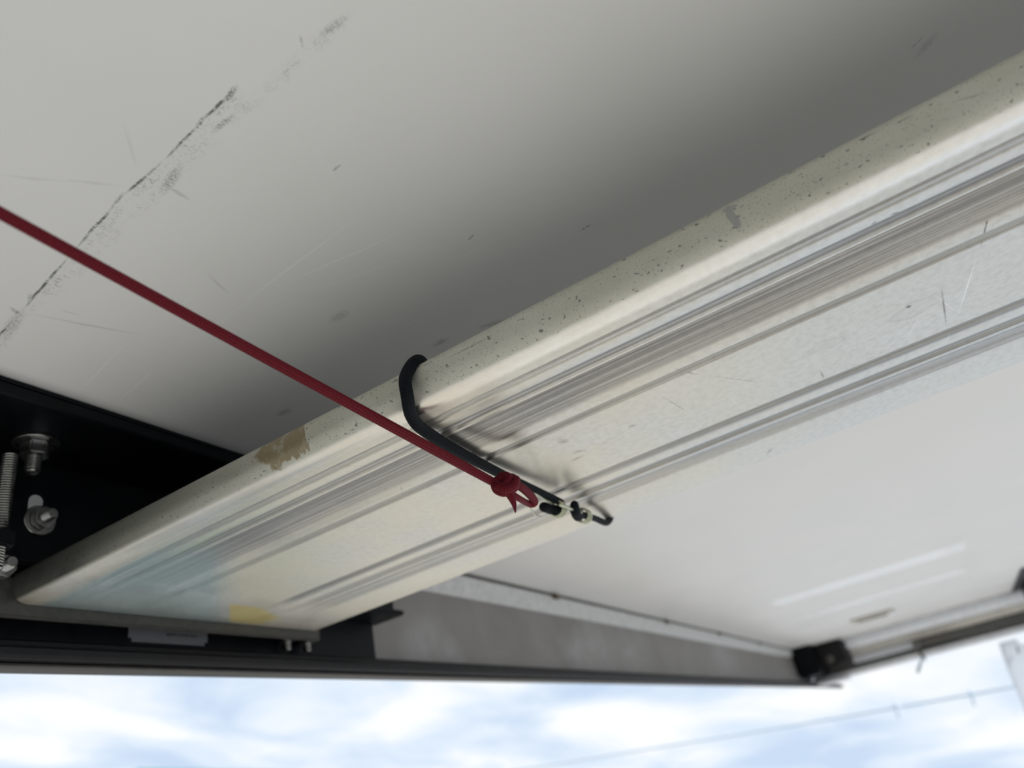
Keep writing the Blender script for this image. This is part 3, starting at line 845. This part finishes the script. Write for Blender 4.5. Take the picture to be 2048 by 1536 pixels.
# wire hook with its coils
bm = bmesh.new()
tube(bm, [atz(1081, 1034, .1330), atz(1072, 1031, .1325), atz(1064, 1022, .1320), atz(1059, 1008, .1315), atz(1060, 996, .1320), atz(1064, 989, .1330), atz(1072, 989, .1340),
          atz(1090, 1000, .1385), atz(1104, 1008, .1410)], .00055, 10, 6)
def coil(cu, cv, cz, tu, tv, tz, r, turns, wr):
    c = atz(cu, cv, cz); t = atz(tu, tv, tz)
    ax = (t - c); L = ax.length; ax.normalize()
    u = ax.orthogonal().normalized(); w = ax.cross(u)
    pts = []
    nn = int(turns * 14)
    for q in range(nn + 1):
        an = 2 * math.pi * turns * q / nn
        pts.append(c + ax * (L * q / nn) + (u * math.cos(an) + w * math.sin(an)) * r)
    tube(bm, pts, wr, 8, 1)
coil(1110, 1016, .1395, 1120, 1019, .1402, .0045, 3, .0006)
coil(1162, 1030, .1395, 1172, 1033, .1405, .0042, 3, .0006)
tube(bm, [atz(1120, 1010, .1375), atz(1140, 1017, .1375), atz(1162, 1026, .1378)], .0009, 10, 4)
tube(bm, [atz(1124, 1014, .1402), atz(1142, 1021, .1405), atz(1160, 1030, .1410)], .00055, 10, 4)
part('wire_hook', new_mesh(bm, M_WIRE, .8), bg, 'thin brassy wire hook with coiled ends')

# ------------------------------------------------------------------ red cord
rc = thing('red_cord', 'red braided cord tied to the wire hook and running up to the left', 'cord', atd(1010, 970, .352))
A0, B0 = atd(0, 426, .202), atd(986, 964, .350)
start = A0 + (A0 - B0) * .35
bm = bmesh.new()
rr = .00228
pts = [start + (B0 - start) * (t / 8) + Vector((0, 0, -.0022 * math.sin(math.pi * t / 8) * 0)) for t in range(9)]
tube(bm, pts, [.0016, .0017, .0018, .0019, .0020, .0021, .0022, .00225, .0021], 18, 6)
part('line', new_mesh(bm, M_RED, .9), rc)
# knot: two crossing turns round the standing part
bm = bmesh.new()
D = .352
ax = (atd(1036, 985, D + .012) - atd(990, 962, D - .004)).normalized()
up_ = (ax.orthogonal()).normalized(); sd = ax.cross(up_)
kc = atd(1009, 969, D)
def kp(a, r, s): return kc + ax * s + (up_ * math.cos(a) + sd * math.sin(a)) * r
kn = []
for q in range(30):
    an = q / 29 * 2 * math.pi * 2.0
    kn.append(kp(an + .8, .0034 + .0006 * math.sin(an * 1.5), -.0042 + .0084 * q / 29 + .0024 * math.sin(an + 1.2)))
tube(bm, kn, .00225, 14, 2)
tube(bm, [atd(990, 964, D), atd(1005, 958, D - .001), atd(1022, 956, D), atd(1031, 962, D + .002), atd(1028, 975, D - .003), atd(1010, 984, D - .005), atd(994, 979, D - .004), atd(990, 966, D - .003)], .0023, 14, 6)
tube(bm, [atd(996, 973, D - .006), atd(1012, 978, D - .0075), atd(1027, 972, D - .006), atd(1032, 960, D - .002)], .0022, 14, 6)
part('knot', new_mesh(bm, M_RED, .9), rc)
bm = bmesh.new()
tube(bm, [atd(1020, 966, D + .002), atd(1038, 972, D + .006), atd(1054, 984, D + .014), atd(1066, 997, D + .022), atd(1069, 1005, D + .025), atd(1062, 1009, D + .025), atd(1050, 1004, D + .019),
          atd(1036, 996, D + .006), atd(1020, 987, D)], [.0021] * 4 + [.0020, .0017, .0016, .0016, .0018], 14, 6)
part('loop', new_mesh(bm, M_RED, .9), rc)
bm = bmesh.new()
tube(bm, [atd(1012, 980, D - .003), atd(1019, 990, D - .004), atd(1027, 1006, D - .004), atd(1031, 1026, D - .003)], [.0020, .0024, .0018, .0002], 14, 6, False, squash=.7)
part('tail', new_mesh(bm, M_RED, .9), rc, 'cut tail end of the red cord')

# ------------------------------------------------------------------ outside: overhead cable, van roof
def wdir(u, v):
    return (RW @ Vector((u - 1024, v - 768, FPX))).normalized()
bm = bmesh.new()
M_CABLE = simple('grey_blue_cable', (.55, .63, .72), .6)
p0 = EYE + wdir(1000, 1545) * 22; p1 = EYE + wdir(1600, 1448) * 21; p2 = EYE + wdir(2150, 1352) * 20
tube(bm, [p0 + (p0 - p1) * 2, p0, p1, p2, p2 + (p2 - p1) * 2], .030, 8, 6)
cable = bpy.data.objects.new('overhead_cable', None); col.objects.link(cable)
cable.location = p1; cable['label'] = 'thin overhead cable with two spacers crossing the pale sky'; cable['category'] = 'cable'
cable['_loc'] = list(p1)
part('wire', new_mesh(bm, M_CABLE, .8), cable)
bm = bmesh.new(); lathe(bm, [(-.24, .015), (-.20, .03), (-.05, .035), (.0, .06), (.07, .06), (.10, .03)], (0, 0, 1), 12)
sp_me = new_mesh(bm, M_CABLE, .6); sp_me.name = 'spacer'
for u, v in [(1793, 1415), (1943, 1390)]:
    q = EYE + wdir(u, v) * 20.5
    part('spacer', sp_me, cable, None, q)

# parked van, only the crown of its roof shows at the lower edge; its tail is mirrored in the plank's end
vd = wdir(560, 1526)
hd = math.hypot(vd.x, vd.y)
DV = 4.15
vtop = EYE.z + vd.z / hd * DV
vc = Vector((vd.x / hd * DV, vd.y / hd * DV, 0))
van = bpy.data.objects.new('parked_van', None); col.objects.link(van)
van.location = vc; van.rotation_euler = (0, 0, math.atan2(-vd.x, vd.y))
van['label'] = 'blue van parked beyond the fascia, its roof just showing'; van['category'] = 'van'; van['_loc'] = [0, 0, 0]
M_VAN = simple('blue_van_paint', (.16, .30, .36), .3, 0, 3, .05, .02)
M_VANG = simple('dark_van_glass', (.02, .03, .035), .1, 0, 3, .05, .0)
M_YEL = simple('yellow_panel', (.80, .62, .10), .5, 0, 6, .08, .02)
M_TYRE = simple('tyre_rubber', (.02, .02, .02), .8)
bm = bmesh.new()
extrude_profile(bm, [(0, .22), (-.04, .30), (-.05, .75), (0, .85), (.10, vtop - .25), (.22, vtop - .08), (.5, vtop), (2.4, vtop - .02), (2.9, vtop - .5), (3.7, vtop - .65),
                     (3.85, .75), (3.85, .30), (3.7, .22)], -.78, .42, 'x')
bmesh.ops.bevel(bm, geom=[e for e in bm.edges if abs(e.verts[0].co.x - e.verts[1].co.x) < 1e-5], offset=.07, segments=4, affect='EDGES')
part('body', new_mesh(bm, M_VAN, .6), van)
bm = bmesh.new()
extrude_profile(bm, [(-.015, .92), (.075, vtop - .30), (.095, vtop - .30), (.005, .92)], -.66, .30, 'x')
part('rear_window', new_mesh(bm, M_VANG, .5), van)
bm = bmesh.new(); box(bm, .02, .36, -.078, -.048, .44, .60, .006)
part('rear_panel', new_mesh(bm, M_YEL, .5), van, 'yellow panel')
bm = bmesh.new(); box(bm, -.80, .44, -.09, .10, .20, .36, .03)
part('bumper', new_mesh(bm, M_VAN, .6), van)
bm = bmesh.new(); lathe(bm, [(-.1, .24), (-.08, .31), (.08, .31), (.1, .24)], (1, 0, 0), 24)
wheel = new_mesh(bm, M_TYRE, .6); wheel.name = 'wheel'
for x in (-.70, .34):
    for y in (.7, 3.0): part('wheel', wheel, van, None, (x, y, .31))

for o in bpy.data.objects:
    if '_loc' in o: del o['_loc']
